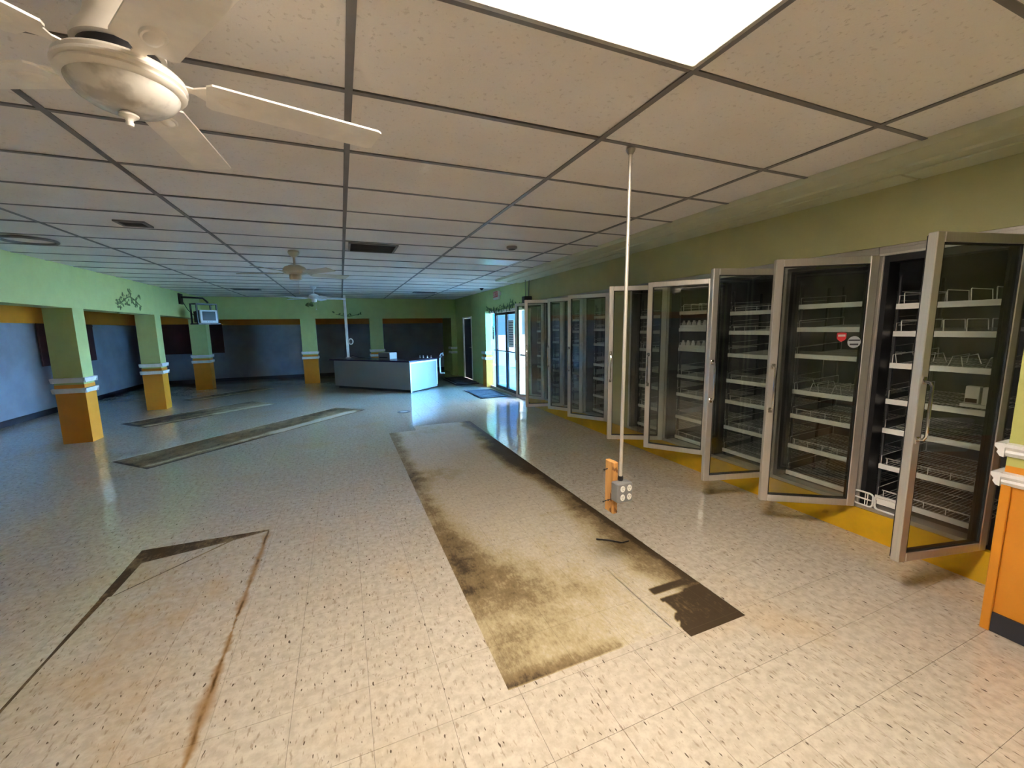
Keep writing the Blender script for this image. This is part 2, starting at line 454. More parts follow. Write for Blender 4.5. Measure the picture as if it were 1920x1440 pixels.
def big(X, Y, U, V):
    n = fbm(X, Y, 3.0, 11); n2 = fbm(X, Y, 9.0, 31)
    d = np.full(X.shape, -.02) + .18 * (1 - sstep(Y, 2.2, 3.4))
    left = 1 - sstep(X - .575, .02, .12 + .24 * n)
    d += left * (.28 + .6 * n2) * (.45 + .55 * sstep(Y, 1.9, 2.3))
    right = 1 - sstep(1.945 - X, .05, .16 + .34 * n)
    d += right * (.58 + .66 * n2)
    d += .28 * sstep(Y, 3.0, 4.2) * np.maximum(left, right)
    d += (1 - sstep(1.945 - X, .0, .09)) * (.35 + .5 * n) * sstep(Y, 1.75, 1.8)
    d += .70 * blob(X, Y, .78, 2.22, .20, .36) * (.5 + n2) + .45 * blob(X, Y, .70, 2.75, .16, .4) + .5 * blob(X, Y, 1.1, 2.0, .28, .3) * n2 * 1.5
    d += .30 * blob(X, Y, .72, 1.6, .35, .18) + .55 * (1 - sstep(Y, 1.49, 1.60)) * (X < 1.2) * (.4 + n)
    d += .45 * blob(X, Y, .85, 4.3, .3, .25) * n2 * 2 + .25 * blob(X, Y, 1.2, 6.3, .7, .35)
    d += .8 * blob(X, Y, 1.78, 4.6, .16, .7) * (.4 + n)
    d += .25 * (1 - sstep(np.abs(Y - 2.95), .0, .03 + .04 * n)) * (X > 1.45)
    hole = ((X > 1.50 + .14 * (n2 - .3) + .10 * sstep(Y, 1.45, 1.6)) & (Y < 1.70 + .05 * n) ) | ((X > 1.60 + .02 * n) & (np.abs(Y - 1.775) < .022 + .015 * n2))
    d = np.where(hole & (Y < 1.82), 1.30 + .55 * n2 * sstep(np.minimum(1.945 - X, .3), 0, .2) * .2 + .45 * (1 - sstep(Y, 1.41, 1.50)) + .25 * n, d)
    d = np.where((Y < 1.49) & (X < 1.47), 0, d)
    return d
def big_a(X, Y, U, V): return big(X, Y, U, V)
patch('exposed_floor', (.57, 1.485), (1, 0), (0, 1), .94, 4.92, .018, big_a, 'dirty old floor strip inside the long central patch')
patch('exposed_floor', (1.505, 1.405), (1, 0), (0, 1), .445, 5.265, .014, big_a, 'dark glue and stains along the right edge of the central patch')
patch('exposed_floor', (.985, 6.39), (1, 0), (0, 1), .535, .295, .02, big_a)
def strip(seed, pale):
    def fn(X, Y, U, V):
        n = fbm(U * 2.2, V * .55, 2.4, seed); n2 = fbm(U * 3, V, 4, seed + 9)
        w_ = U.max(); L = V.max()
        d = .92 + 1.0 * (n - .4)
        d += .8 * (1 - sstep(np.minimum(U, w_ - U), .03, .11)) + .8 * (1 - sstep(np.minimum(V, L - V), .03, .12))
        d -= pale * (1 - sstep(np.abs(U - .16), .05, .17)) * (sstep(V, .42 * L, .5 * L) - sstep(V, .9 * L, .97 * L)) * 1.0
        d -= .5 * (1 - sstep(np.abs(U - .13 - .1 * n2), .01, .06)) * (1 - sstep(V, .4 * L, .5 * L))
        return d
    return fn
def diag(a, b, c, seed, pale):   # a -> b is the long near edge, a -> c the short one
    a, b, c = [np.array(q, float) for q in (a, b, c)]
    ly = np.linalg.norm(b - a); uy = (b - a) / ly; ux = (c - a) - uy * np.dot(c - a, uy); lx = np.linalg.norm(ux); ux /= lx
    patch('exposed_floor', a - uy * .03 - ux * .03, ux, uy, lx + .12, ly + .12, .025, strip(seed, pale), None)
diag((-2.21, 5.91), (.34, 8.53), (-2.76, 6.46), 41, 1.0)
diag((-3.16, 8.6), (-1.38, 10.18), (-3.74, 9.18), 52, .7)
diag((-3.25, 11.48), (-1.72, 12.94), (-3.6, 11.82), 63, .2)
patch('exposed_floor', (-1.47, 2.0), (1, 0), (0, 1), .84, 1.66, .03, lambda X, Y, U, V: .75 + .9 * fbm(X, Y, 6, 77), None)

# ------------------------------------------------------------------ ceiling
ceiling = struct(MB().box(-3.6, -4.2, CZ + .06, 3.75, 14.0, CZ + .14).obj('ceiling', 'rail'), 'suspended ceiling of large cream panels in a grey metal grid')
J0, J1 = -10, 20
troffers = {(0, -2): 1, (1, 6): 0}
xs = [GX + PX * i for i in range(-3, 3)]           # main runner positions
def pbox(x0, x1, y0, y1):
    return MB().bev(x0 + .006, y0 + .006, CZ + .006, x1 - .006, y1 - .006, CZ + .022, .004)
std = None
for i in range(-3, 3):
    for j in range(J0, J1):
        if (i, j) in troffers: continue
        x0 = GX + PX * i; x1 = x0 + PX; y0 = GY + PY * j; y1 = min(y0 + PY, 13.75)
        if i == 2: x1 = 2.95 if y0 < 7.9 else 3.62
        if y1 - y0 < .05: continue
        if i == 2 or y1 - y0 < PY - .01:
            o = pbox(x0, x1, y0, y1).obj('ceiling_panel', 'panel', ceiling)
        else:
            if std is None: std = pbox(0, PX, 0, PY).mesh('ceiling_panel', 'panel')
            o = link('ceiling_panel', std, ceiling); o.location = (x0, y0, random.uniform(-.0015, .001))
            o.rotation_euler = (random.uniform(-.002, .002), random.uniform(-.001, .001), 0)
for x in xs:
    MB().box(x - .0150, -4.1, CZ, x + .0150, 13.72, CZ + .004).box(x - .0015, -4.1, CZ + .004, x + .0015, 13.72, CZ + .04).obj('main_runner', 'rail', ceiling)
tee = MB().box(.013, -.0125, CZ + .0005, PX - .013, .0125, CZ + .0045).box(.013, -.0015, CZ + .0045, PX - .013, .0015, CZ + .04).mesh('cross_tee', 'rail')
for i in range(-3, 3):
    for j in range(J0, J1 + 1):
        y = GY + PY * j
        if y > 13.7: continue
        if i < 2: o = link('cross_tee', tee, ceiling); o.location = (GX + PX * i, y, 0)
        else:
            xe = 2.95 if y < 7.95 else 3.62
            MB().box(xs[-1] + .013, y - .0125, CZ + .0005, xe, y + .0125, CZ + .0045).obj('cross_tee', 'rail', ceiling)
# soffit over the coolers: stepped green bands
MB().extr([(0, 2.60), (0, 2.50), (.10, 2.485), (.12, 2.515), (.12, 2.60)], (2.95, 7.95, 0), (2.95, .3, 0))
def soffit():
    b = MB()
    prof = [(2.95, 2.60), (2.95, 2.505), (3.03, 2.497), (3.035, 2.515), (3.20, 2.512), (3.205, 2.497), (3.50, 2.490), (3.50, 2.60)]
    n = len(prof); ya, yb = .3, 7.95
    b.add([(x, ya, z) for x, z in prof] + [(x, yb, z) for x, z in prof],
          [(i, (i + 1) % n, n + (i + 1) % n, n + i) for i in range(n)] + [tuple(range(n))[::-1], tuple(range(n, 2 * n))])
    return b
struct(soffit().obj('trim_1', 'soffit'), 'stepped green soffit band along the top of the cooler wall')
sp = MB()
for y0, y1 in ((.3, 1.55), (1.57, 2.95), (4.4, 5.6)):
    sp.box(3.30, y0, 2.482, 3.498, y1, 2.4925)
sp.obj('trim_2', 'soffit')['kind'] = 'structure'

def troffer(i, j, lit, label):
    x0, y0 = GX + PX * i, GY + PY * j
    t = thing('ceiling_light', label, 'light', (x0, y0, CZ), 0, 'recessed ceiling troffers')
    f = MB(); e = .012; k = .035
    for b in ((e, e, PX - e, k), (e, PY - k, PX - e, PY - e), (e, k, k, PY - k), (PX - k, k, PX - e, PY - k)):
        f.bev(b[0], b[1], -.006, b[2], b[3], .012, .003)
    f.obj('frame', 'alu' if lit else 'white_metal', t)
    MB().box(e, e, .025, PX - e, PY - e, .05).obj('housing', 'white_metal', t)
    MB().box(k - .004, k - .004, .004, PX - k + .004, PY - k + .004, .008).obj('lens', 'lampface' if lit else 'lens', t)
troffer(0, -2, 1, 'bright lit fluorescent panel light in the ceiling right of the big fan')
troffer(1, 6, 0, 'unlit acrylic ceiling light panel near the exit door')

# ------------------------------------------------------------------ walls
XR = 3.62
def wallbox(name, mat, *b, label=None): return sbox(name, mat, *b, label=label)
# left side: colonnade beam, recess wall behind it
wallbox('beam_left', 'beamgreen', -3.82, -4.1, 1.95, -3.5, 14.0, 2.62, label='green painted beam above the row of columns on the left')
wallbox('beam_back', 'beamgreen', -3.499, 13.7, 1.93, XR, 14.0, 2.62, label='green painted beam across the far end behind the counter')
wallbox('wall_left', 'grey', -5.62, -4.1, 0, -5.5, 15.7, 2.71, label='grey wall behind the left columns')
wallbox('wall_back', 'grey', -5.62, 15.7, 0, 4.2, 15.82, 2.71, label='grey wall at the far end of the room')
wallbox('trim_3', 'orange', -5.499, -4.1, 1.80, -5.47, 15.699, 2.14, label='orange painted band on top of the left recess wall')
wallbox('trim_4', 'orange', -5.469, 15.67, 1.79, XR, 15.699, 2.14, label='orange painted band on top of the far recess wall')
wallbox('baseboard_left', 'baseb', -5.499, -4.1, 0, -5.485, 15.699, .11)
wallbox('baseboard_back', 'baseb', -5.484, 15.684, 0, XR, 15.699, .10)
wallbox('ceiling_recess_left', 'panel', -5.5, -4.1, 2.15, -3.825, 15.7, 2.2)
wallbox('ceiling_recess_back', 'panel', -3.82, 14.003, 2.15, XR, 15.7, 2.2)
# right side beyond the coolers
wallbox('wall_right_far', 'beamgreen', XR, 12.85, 0, XR + .16, 15.69, 2.71, label='dim green wall beyond the dark door at the far right')
wallbox('wall_right_pier', 'beamgreen', XR, 10.46, 0, XR + .16, 11.88, 2.71)
wallbox('wall_right_lintel', 'beamgreen', XR, 11.882, 1.93, XR + .16, 12.848, 2.71)
wallbox('wall_right_stub', 'beamgreen', XR, 7.61, 0, XR + .16, 7.999, 2.02)
wallbox('wall_right_transom', 'beamgreen', XR, 7.61, 2.021, XR + .16, 10.458, 2.71, label='green wall above the glass storefront')
wallbox('wall_right_upper', 'olive', 3.5, .9, 2.095, 3.66, 7.60, 2.62, label='olive green wall above the glass door coolers')
wallbox('wall_right_filler', 'olive', 3.5, 4.425, .205, 3.62, 4.815, 2.093)
wallbox('baseboard_right', 'yellow', 3.485, .9, 0, 3.53, 7.51, .205, label='yellow kick board under the row of glass door coolers')
wallbox('wall_near', 'rearwall', -5.6, -4.2, 0, 3.75, -4.1, 2.71)
# near right stub wall with two chair rails
ws = struct(bpy.data.objects.new('wall_right', None), 'bright orange and lime stub wall with white chair rails beside the coolers'); COL.objects.link(ws)
MB().box(2.985, -4.1, 0, 3.7, .868, .87).obj('lower_panel', 'orange', ws)
MB().box(2.985, -4.1, .87, 3.7, .868, 2.62).obj('upper_panel', 'green', ws)
MB().bev(2.968, .835, 0, 2.984, .87, .80, .003).obj('corner_strip', 'orange', ws)
MB().box(2.972, -4.1, .002, 2.984, .834, .105).obj('vinyl_base', 'baseb', ws)
RAIL = [(0, 0), (.014, .004), (.026, .022), (.022, .034), (.034, .05), (.034, .066), (0, .07)]
for z in (.915, .768):
    MB().extr([(a, z + b) for a, b in RAIL], (2.984, .872, 0), (2.984, -4.1, 0)).extr([(a, z + b) for a, b in RAIL], (3.48, .869, 0), (2.95, .869, 0)).obj('chair_rail', 'trim', ws)
# walk-in cooler room behind the glass doors
wallbox('wall_cooler_back', 'cooler', 5.2, .8, 0, 5.28, 7.62, 2.3)
wallbox('wall_cooler_near', 'cooler', 3.72, .8, .1, 5.2, .88, 2.3)
wallbox('wall_cooler_far', 'cooler', 3.67, 7.53, 0, 5.2, 7.60, 2.3)
wallbox('ceiling_cooler', 'cooler', 3.67, .8, 2.3, 5.28, 7.6, 2.36)
wallbox('floor_cooler', 'cooler', 3.54, .89, -.0030, 5.19, 7.52, .14)

# ------------------------------------------------------------------ columns
def column(x0, x1, y0, y1, top, label, sides, alltop=False):
    c = struct(bpy.data.objects.new('column', None), label); COL.objects.link(c)
    MB().box(x0, y0, .86, x1, y1, top).obj('upper_shaft', 'beamgreen', c)
    MB().box(x0 - .004, y0 - .004, 0, x1 + .004, y1 + .004, .86).obj('lower_shaft', 'orange' if not alltop else 'beamgreen', c)
    P = [(0, 0), (.014, .004), (.024, .03), (.032, .055), (.032, .07), (0, .074)]
    for z in (.885, .735):
        b = MB(); e = .032
        pr = [(a, z + q) for a, q in P]
        b.extr(pr, (x0 - e, y0, 0), (x1 + e, y0, 0)).extr(pr, (x1, y0 - e, 0), (x1, y1 + e, 0))
        b.extr(pr, (x1 + e, y1, 0), (x0 - e, y1, 0)).extr(pr, (x0, y1 + e, 0), (x0, y0 - e, 0))
        b.obj('chair_rail', 'trim', c)
    return c
column(-3.82, -3.5, 7.82, 8.10, 1.949, 'nearest green and orange column of the left row', 4)
column(-3.80, -3.48, 10.55, 10.84, 1.949, 'middle green and orange column of the left row, left of the television', 4)
column(-3.80, -3.42, 13.68, 14.0, 1.929, 'green and orange column at the far left corner, under the television', 4)
column(-1.10, -.70, 13.66, 13.98, 1.929, 'green and orange column at the far end left of the counter', 4)
column(.84, 1.23, 13.66, 13.98, 1.929, 'green and orange column half hidden behind the counter', 4)
column(3.44, 3.618, 13.66, 13.98, 1.929, 'slim green corner pier at the far right with white rails', 4, True)
column(3.53, 3.72, 10.34, 10.62, 2.019, 'sunlit green and orange pilaster beside the glass entrance', 4)

# boarded panels in the recess
for b, lab in (((-5.468, 10.93, .96, -5.44, 12.85, 1.80), 'dark maroon board on the left recess wall behind the nearest column'),
               ((-5.44, 15.64, .92, -3.48, 15.668, 1.83), 'dark maroon board in the far left corner behind the television')):
    t = thing('wall_board', lab, 'board', (b[0], b[1], b[2]), 0, 'maroon boards in the recess')
    MB().bev(0, 0, 0, b[3] - b[0], b[4] - b[1], b[5] - b[2], .005).obj('panel', 'maroon', t)
    if b[3] - b[0] > .1: MB().box(-.0, -.008, .84, b[3] - b[0], -.0005, .90).obj('top_rail', 'maroon', t)
    else: MB().box(b[3] - b[0] + .0005, 0, .78, b[3] - b[0] + .008, b[4] - b[1], .83).obj('top_rail', 'maroon', t)
# strip light in the recess
t = thing('strip_light', 'grey unlit strip light under the low ceiling left of the nearest column', 'light', (-4.75, 7.6, 2.149))
MB().bev(-.09, 0, -.035, .09, 1.75, 0, .008).obj('housing', 'white_metal', t)
MB().tube([(-.04, .04, -.055), (-.04, 1.71, -.055)], .017, 10).obj('tube', 'fanw', t, True)
MB().tube([(.04, .04, -.055), (.04, 1.71, -.055)], .017, 10).obj('tube', 'fanw', t, True)

# ------------------------------------------------------------------ storefront
def storefront():
    win = struct(bpy.data.objects.new('window_1', None), 'bright glass storefront between the coolers and the far pilaster'); COL.objects.link(win)
    x0, x1 = XR + .03, XR + .10
    ys = [6.95, 8.02, 8.42]
    for y in (8.00, 8.40): MB().box(x0, y, 0.0, x1, y + .05, 2.015).obj('mullion', 'trim', win)
    MB().box(x0, 9.90, 0, x1, 9.95, 2.015).obj('mullion', 'dark', win); MB().box(x0, 10.405, 0, x1, 10.455, 2.015).obj('mullion', 'trim', win)
    MB().box(x0, 8.051, 1.955, x1, 8.399, 2.015).box(x0, 8.451, 1.955, x1, 9.899, 2.015).box(x0, 9.951, 1.955, x1, 10.404, 2.015).obj('head_rail', 'trim', win)
    MB().box(x0 - .01, 8.0, -.003, x1 + .3, 10.45, .045).obj('threshold', 'alud', win)
    for a, b, m in ((8.05, 8.40, 'clear'), (9.95, 10.405, 'film2')):
        MB().box(x0 + .03, a, .05, x0 + .036, b, 1.95).obj('pane', m, win)
    MB().box(x0 + .02, 8.051, .95, x0 + .05, 8.399, .99).obj('transom_bar', 'trim', win)
    d = struct(bpy.data.objects.new('door_2', None), 'glass double entrance door with dark stiles and push bars'); COL.objects.link(d)
    for a, b in ((8.455, 9.17), (9.18, 9.895)):
        f = MB(); k = .045
        f.box(x0, a, .05, x0 + .045, a + k, 1.95).box(x0, b - k, .05, x0 + .045, b, 1.95)
        f.box(x0, a + k, .05, x0 + .045, b - k, .12).box(x0, a + k, 1.89, x0 + .045, b - k, 1.95)
        fr = f.obj('door_leaf', 'dark', d)
        MB().box(x0 + .02, a + k, 1.02, x0 + .026, b - k, 1.89).obj('pane', 'film', fr)
        MB().box(x0 + .02, a + k, .12, x0 + .026, b - k, 1.02).obj('pane', 'film2', fr)
        MB().tube([(x0 - .05, a + .02, 1.02), (x0 - .05, b - .02, 1.02)], .013, 8).box(x0 - .05, a + .01, 1.008, x0 - .001, a + .03, 1.032).box(x0 - .05, b - .03, 1.008, x0 - .001, b - .01, 1.032).obj('push_bar', 'dark', fr)
    # paper notices taped inside the glass
    for y0, y1, z0, z1, lab in ((8.75, 9.08, 1.12, 1.75, 'tall white paper notice taped inside the entrance door glass'),
                                (8.55, 8.70, 1.15, 1.62, 'narrow white paper notice on the entrance door beside the coolers'),
                                (10.08, 10.22, 1.28, 1.62, 'small white paper notice on the side glass next to the pilaster')):
        xx = x0 + .0185 if y1 < 9.9 else x0 + .0285
        n = thing('paper_notice', lab, 'notice', (xx, y0, z0), 0, 'notices on the storefront glass')
        MB().box(-.0015, 0, 0, 0, y1 - y0, z1 - z0).obj('sheet', 'pale', n)
        pb = MB(); hh = z1 - z0; q = hh - .05
        while q > .04:
            pb.box(-.0022, .03, q - .02, -.0016, (y1 - y0) - .03 - random.random() * .05, q); q -= .055
        pb.obj('print', 'dkgrey', n)['kind'] = 'stuff'
    sbox('ground_outside', 'asphalt', 6.2, -30, -.30, 90, 90, -.14, label='dark asphalt lot outside the entrance')
    sbox('sidewalk_outside', 'concrete', XR + .165, 7.0, -.25, 6.19, 60, -.01, label='pale concrete walk outside the entrance')
    sbox('bounce_building', 'bounce_white', 15, -16, -.139, 22, 27, 6.5, label='unseen white block added across the lot to bounce sunlight into the entrance')  # added out of view; its sunlit face throws daylight through the entrance
    sbox('sun_block_roof', 'rearwall', -5.8, -4.4, 2.72, 6.0, 15.9, 2.86)  # unseen slab added to stop sun leaking in above walls and ceilings
storefront()
# dark door in the right wall
d = struct(bpy.data.objects.new('door_1', None), 'dark blue grey door in the right wall beyond the entrance'); COL.objects.link(d)
MB().bev(XR + .03, 11.945, .012, XR + .075, 12.785, 1.88, .004).obj('leaf', 'door', d)
MB().box(XR - .012, 11.882, 0, XR + .08, 11.94, 1.93).box(XR - .012, 12.79, 0, XR + .08, 12.848, 1.93).box(XR - .012, 11.94, 1.885, XR + .08, 12.79, 1.93).obj('frame', 'trim', d)
MB().tube([(XR + .03, 12.02, 1.0), (XR - .02, 12.02, 1.0), (XR - .02, 12.12, 1.0)], .01, 8).obj('handle', 'chrome', d, True)

# ------------------------------------------------------------------ glass door coolers
PW = .67; ZB, ZTOP = .215, 2.035
def frame_box(b, w_, z0, z1, k, x0, x1):
    """rectangle of bars in the y-z plane, mitred look by butt joints"""
    b.bev(x0, 0, z0, x1, k, z1, .004); b.bev(x0, w_ - k, z0, x1, w_, z1, .004)
    b.bev(x0, k, z0, x1, w_ - k, z0 + k, .004); b.bev(x0, k, z1 - k, x1, w_ - k, z1, .004)
    return b
W = PW - .004
meshes = {}
def cm(key, fn):
    if key not in meshes: meshes[key] = fn()
    return meshes[key]
def mk_frame():
    b = MB(); k = .03
    b.box(0, 0, .206, .10, k, 2.03).box(0, W - k, .206, .10, W, 2.03)
    b.box(-.006, 0, 2.03, .10, W, 2.092).box(-.012, 0, 2.075, .0, W, 2.09)
    b.box(-.004, 0, .206, .10, W, .235)
    return b.mesh('frame', 'alud')
def mk_liner():
    b = MB(); k = .03
    b.box(.004, k, .236, .13, k + .03, 2.028).box(.004, W - k - .03, .236, .13, W - k, 2.028)
    b.box(.004, k + .03, 1.985, .13, W - k - .03, 2.028)
    return b.mesh('liner', 'dark')
def mk_trim():
    b = MB(); k = .03
    b.box(-.004, .006, .24, .004, .022, 2.028).box(-.004, W - .022, .24, .004, W - .006, 2.028).box(-.008, .0, 2.03, -.0065, W, 2.045)
    return b.mesh('bright_trim', 'alu')
DW, DK, DT = .645, .052, .045
def mk_door():
    b = MB(); frame_box(b, DW, ZB, ZTOP, DK, -DT, 0); return b.mesh('door', 'alu')
def mk_gask():
    b = MB(); e = .006
    frame_box(b, DW - .02, ZB + .01, ZTOP - .01, .026, .0005, .012)
    b.v = [(x, y + .01, z) for x, y, z in b.v]
    k = DK
    b.box(-DT + .004, k, ZB + k, -.004, k + e, ZTOP - k).box(-DT + .004, DW - k - e, ZB + k, -.004, DW - k, ZTOP - k)
    b.box(-DT + .004, k + e, ZB + k, -.004, DW - k - e, ZB + k + e).box(-DT + .004, k + e, ZTOP - k - e, -.004, DW - k - e, ZTOP - k)
    return b.mesh('gasket', 'gasket')
def mk_glass():
    k = DK + .006
    return MB().box(-DT + .010, k, ZB + k, -DT + .015, DW - k, ZTOP - k).mesh('pane', 'cglass')
def mk_handle():
    y = DW - .026; b = MB()
    b.tube([(-DT, y, .94), (-DT - .03, y, .945), (-DT - .04, y, .965), (-DT - .04, y, 1.235), (-DT - .03, y, 1.255), (-DT, y, 1.26)], .008, 8)
    b.bev(-DT - .006, y - .014, .915, -DT, y + .014, .955, .003).bev(-DT - .006, y - .014, 1.245, -DT, y + .014, 1.285, .003)
    return b.mesh('handle', 'chrome', True)
SZ = [1.69, 1.50, 1.275, 1.015, .80, .53, .285]
SY0, SY1 = .075, W - .075
SX, SD = .125, .62
def mk_shelf():
    b = MB()
    n = 22
    for i in range(n + 1):
        y = SY0 + (SY1 - SY0) * i / n
        b.tube([(SX + .004, y, .0), (SX + SD, y, .03)], .0022, 4)
    for f in (.02, .25, .5, .75, 1.0):
        b.tube([(SX + SD * f, SY0, .03 * f - .004), (SX + SD * f, SY1, .03 * f - .004)], .003, 5)
    for y in (SY0, SY1):
        b.tube([(SX + .01, y, .0), (SX + .01, y, .07), (SX + SD, y, .10), (SX + SD, y, .03)], .0028, 5)
    return b.mesh('shelf', 'wire')
def mk_rail(): return MB().bev(SX - .012, SY0 - .006, -.024, SX + .001, SY1 + .006, .014, .002).mesh('price_rail', 'shelfw')
def mk_divider(kind):
    def f():
        b = MB()
        if kind == 0:      # tall single fingers
            for k in range(5):
                y = SY0 + .05 + k * .11; b.tube([(SX + .02, y, .012), (SX + .02, y + .004, .085), (SX + .03, y + .006, .09), (SX + .3, y + .006, .09), (SX + .3, y, .02)], .0032, 5)
        elif kind == 1:    # low fence
            b.tube([(SX + .02, SY0 + .02, .055), (SX + .02, SY1 - .02, .055)], .003, 5)
            for k in range(5):
                y = SY0 + .03 + k * (SY1 - SY0 - .06) / 4; b.tube([(SX + .02, y, .01), (SX + .02, y, .055)], .003, 5)
        elif kind == 2:    # tilted hoops
            for k in range(3):
                y = SY0 + .06 + k * .17
                b.tube([(SX + .03, y, .01), (SX + .035, y - .015, .075), (SX + .25, y - .015, .085), (SX + .27, y, .02)], .003, 5)
                b.tube([(SX + .03, y + .10, .01), (SX + .035, y + .115, .075), (SX + .25, y + .115, .085), (SX + .27, y + .10, .02)], .003, 5)
        return b.mesh('wire_divider', 'shelfw', True)
    return f
def mk_tray():
    b = MB(); b.box(SX - .002, SY0, .015, SX + .012, SY1, .045)
    n = 7
    for k in range(n):
        y = SY0 + (k + .5) * (SY1 - SY0) / n
        b.lathe([(0, .045), (.024, .045), (.022, .07), (.014, .08), (.0125, .098), (.0, .10)], 10, (SX + .02, y, 0))
    return b.mesh('bottle_tray', 'shelfw', True)
def mk_upright():
    return MB().box(SX + .03, SY0 - .022, .141, SX + .05, SY0 - .008, 1.9).box(SX + .03, SY1 + .008, .141, SX + .05, SY1 + .022, 1.9).box(SX + SD - .02, SY0 - .022, .141, SX + SD, SY0 - .008, 1.9).box(SX + SD - .02, SY1 + .008, .141, SX + SD, SY1 + .022, 1.9).mesh('upright', 'dkgrey')

ords = [
    ('nearest glass door cooler, door flung wide open beside the orange stub wall', 78, [0, 0, 2, None, None, 1, 1]),
    ('second glass door cooler, half open door with round stickers on its glass', 56.5, [None, None, None, 2, 1, 1, None]),
    ('third glass door cooler, open door seen almost edge-on with chrome handle', 75, [1, 1, None, 1, 1, 1, None]),
    ('fourth glass door cooler, holding two shelves of white bottle trays', 36, [0, 3, 3, 1, 1, None, 1]),
    ('fifth glass door cooler, its open door mirroring yellow and orange behind the hanging conduit', 60, [None, None, 1, None, None, 1, None]),
    ('sixth glass door cooler, first one past the green filler panel', 31, [None, 1, None, None, None, None, None]),
    ('seventh glass door cooler, second from the entrance end', 29, [None] * 7),
    ('eighth glass door cooler, its door swung out in front of the entrance end', 70, [None] * 7),
    ('ninth and farthest glass door cooler, seen only through another open door', 31, [None] * 7),
]
HY = [1.07 + PW * k for k in range(5)] + [4.82 + PW * k for k in range(4)]
for k, (lab, ang, dv) in enumerate(ords):
    t = thing('glass_door_cooler', lab, 'cooler', (3.5, HY[k], 0), 0, 'glass door coolers along the right wall')
    link('frame', cm('frame', mk_frame), t); link('liner', cm('liner', mk_liner), t); link('bright_trim', cm('trim', mk_trim), t)
    link('upright', cm('upr', mk_upright), t)
    dr = link('door', cm('door', mk_door), t)
    dr.location = (-.012, .012, 0); dr.rotation_euler = (0, 0, math.radians(ang))
    link('gasket', cm('gask', mk_gask), dr); link('pane', cm('glass', mk_glass), dr); link('handle', cm('hand', mk_handle), dr)
    if k == 1:
        y = DW - .26
        b = MB(); q = -DT + .0085
        Tm = Matrix(((0, 0, 1, q), (1, 0, 0, y + .10), (0, 1, 0, 1.42), (0, 0, 0, 1)))
        def disc(r, n=20): return [(r * math.cos(2 * math.pi * i / n), r * math.sin(2 * math.pi * i / n)) for i in range(n)]
        xs_ = DW - .28
        S2 = lambda cy, cz, dq: Matrix(((0, 0, 1, q - dq), (1, 0, 0, cy), (0, 1, 0, cz), (0, 0, 0, 1)))
        sh = [(-.03, .029), (-.03, -.007), (-.021, -.021), (0, -.032), (.021, -.021), (.03, -.007), (.03, .029), (.014, .033), (-.014, .033)]
        MB().prism(sh, 0, .001, S2(.185, 1.475, 0)).obj('sticker', 'red', dr)['label'] = 'red shield sticker'
        MB().prism([(-.023, .004), (.023, .004), (.023, .019), (-.023, .019)], 0, .001, S2(.185, 1.475, .0012)).obj('sticker_print', 'pale', dr)
        MB().prism(disc(.042), 0, .001, S2(.103, 1.44, 0)).obj('sticker', 'silver', dr)['label'] = 'round grey sticker'
        MB().prism([(-.036, .008), (.036, .008), (.036, .018), (-.036, .018)], 0, .001, S2(.103, 1.44, .0012)).prism([(-.027, -.022), (.027, -.022), (.027, -.011), (-.027, -.011)], 0, .001, S2(.103, 1.44, .0012)).obj('sticker_print', 'dkgrey', dr)
    for q, z in enumerate(SZ):
        s_ = link('shelf', cm('shelf', mk_shelf), t); zz = z
        if k >= 5 and q == 6: zz = .30
        if k % 2 == 1: zz += .03 if q < 3 else -.02
        s_.location = (0, 0, zz)
        link('price_rail', cm('rail', mk_rail), s_)
        if dv[q] is not None:
            if dv[q] == 3: link('bottle_tray', cm('tray', mk_tray), s_)
            else: link('wire_divider', cm('div%d' % dv[q], mk_divider(dv[q])), s_)

# white display carton on a shelf of the nearest cooler
t = thing('display_carton', 'small white carton on a tray behind the nearest cooler door', 'carton', (3.585, 1.12, 1.045))
MB().bev(-.01, .0, .0, .06, .15, .022, .003).obj('tray', 'shelfw', t)
MB().bev(.0, .012, .0225, .045, .06, .13, .003).bev(.0, .072, .0225, .045, .135, .13, .003).obj('box', 'pale', t)
MB().box(-.0015, .078, .03, -.0003, .13, .055).obj('label_print', 'maroon', t)
# two white wire guards leaning at the sill
for (y0, L, lab, bars) in ((1.612, .12, 'white plastic rack standing on the sill left of the nearest open door', 3),
                     (1.40, .20, 'white plastic rack on the sill half hidden by the nearest open door', 1)):
    t = thing('plastic_rack', lab, 'rack', (3.478, y0, .2365), 0, 'white racks on the cooler sill')
    y1 = L; z1 = .105; r_ = .022; path = []
    for cx, cz, a0 in ((L - r_, z1 - r_, 0), (r_, z1 - r_, 90), (r_, r_ + .007, 180), (L - r_, r_ + .007, 270)):
        for a in (0, 30, 60, 90): path.append((0, cx + r_ * math.cos(math.radians(a0 + a)), cz + r_ * math.sin(math.radians(a0 + a))))
    MB().tube(path, .007, 6, closed=True).obj('rim', 'shelfw', t, True)
    b = MB()
    if bars == 3:
        b.tube([(0, .01, .055), (0, L - .01, .055)], .006, 6)
        for yy in (.035, .05): b.tube([(0.004, yy, .012), (.004, yy, .1)], .003, 5)
    else: b.box(-.004, .012, .05, .004, L - .012, .092)
    b.obj('bar', 'shelfw', t)

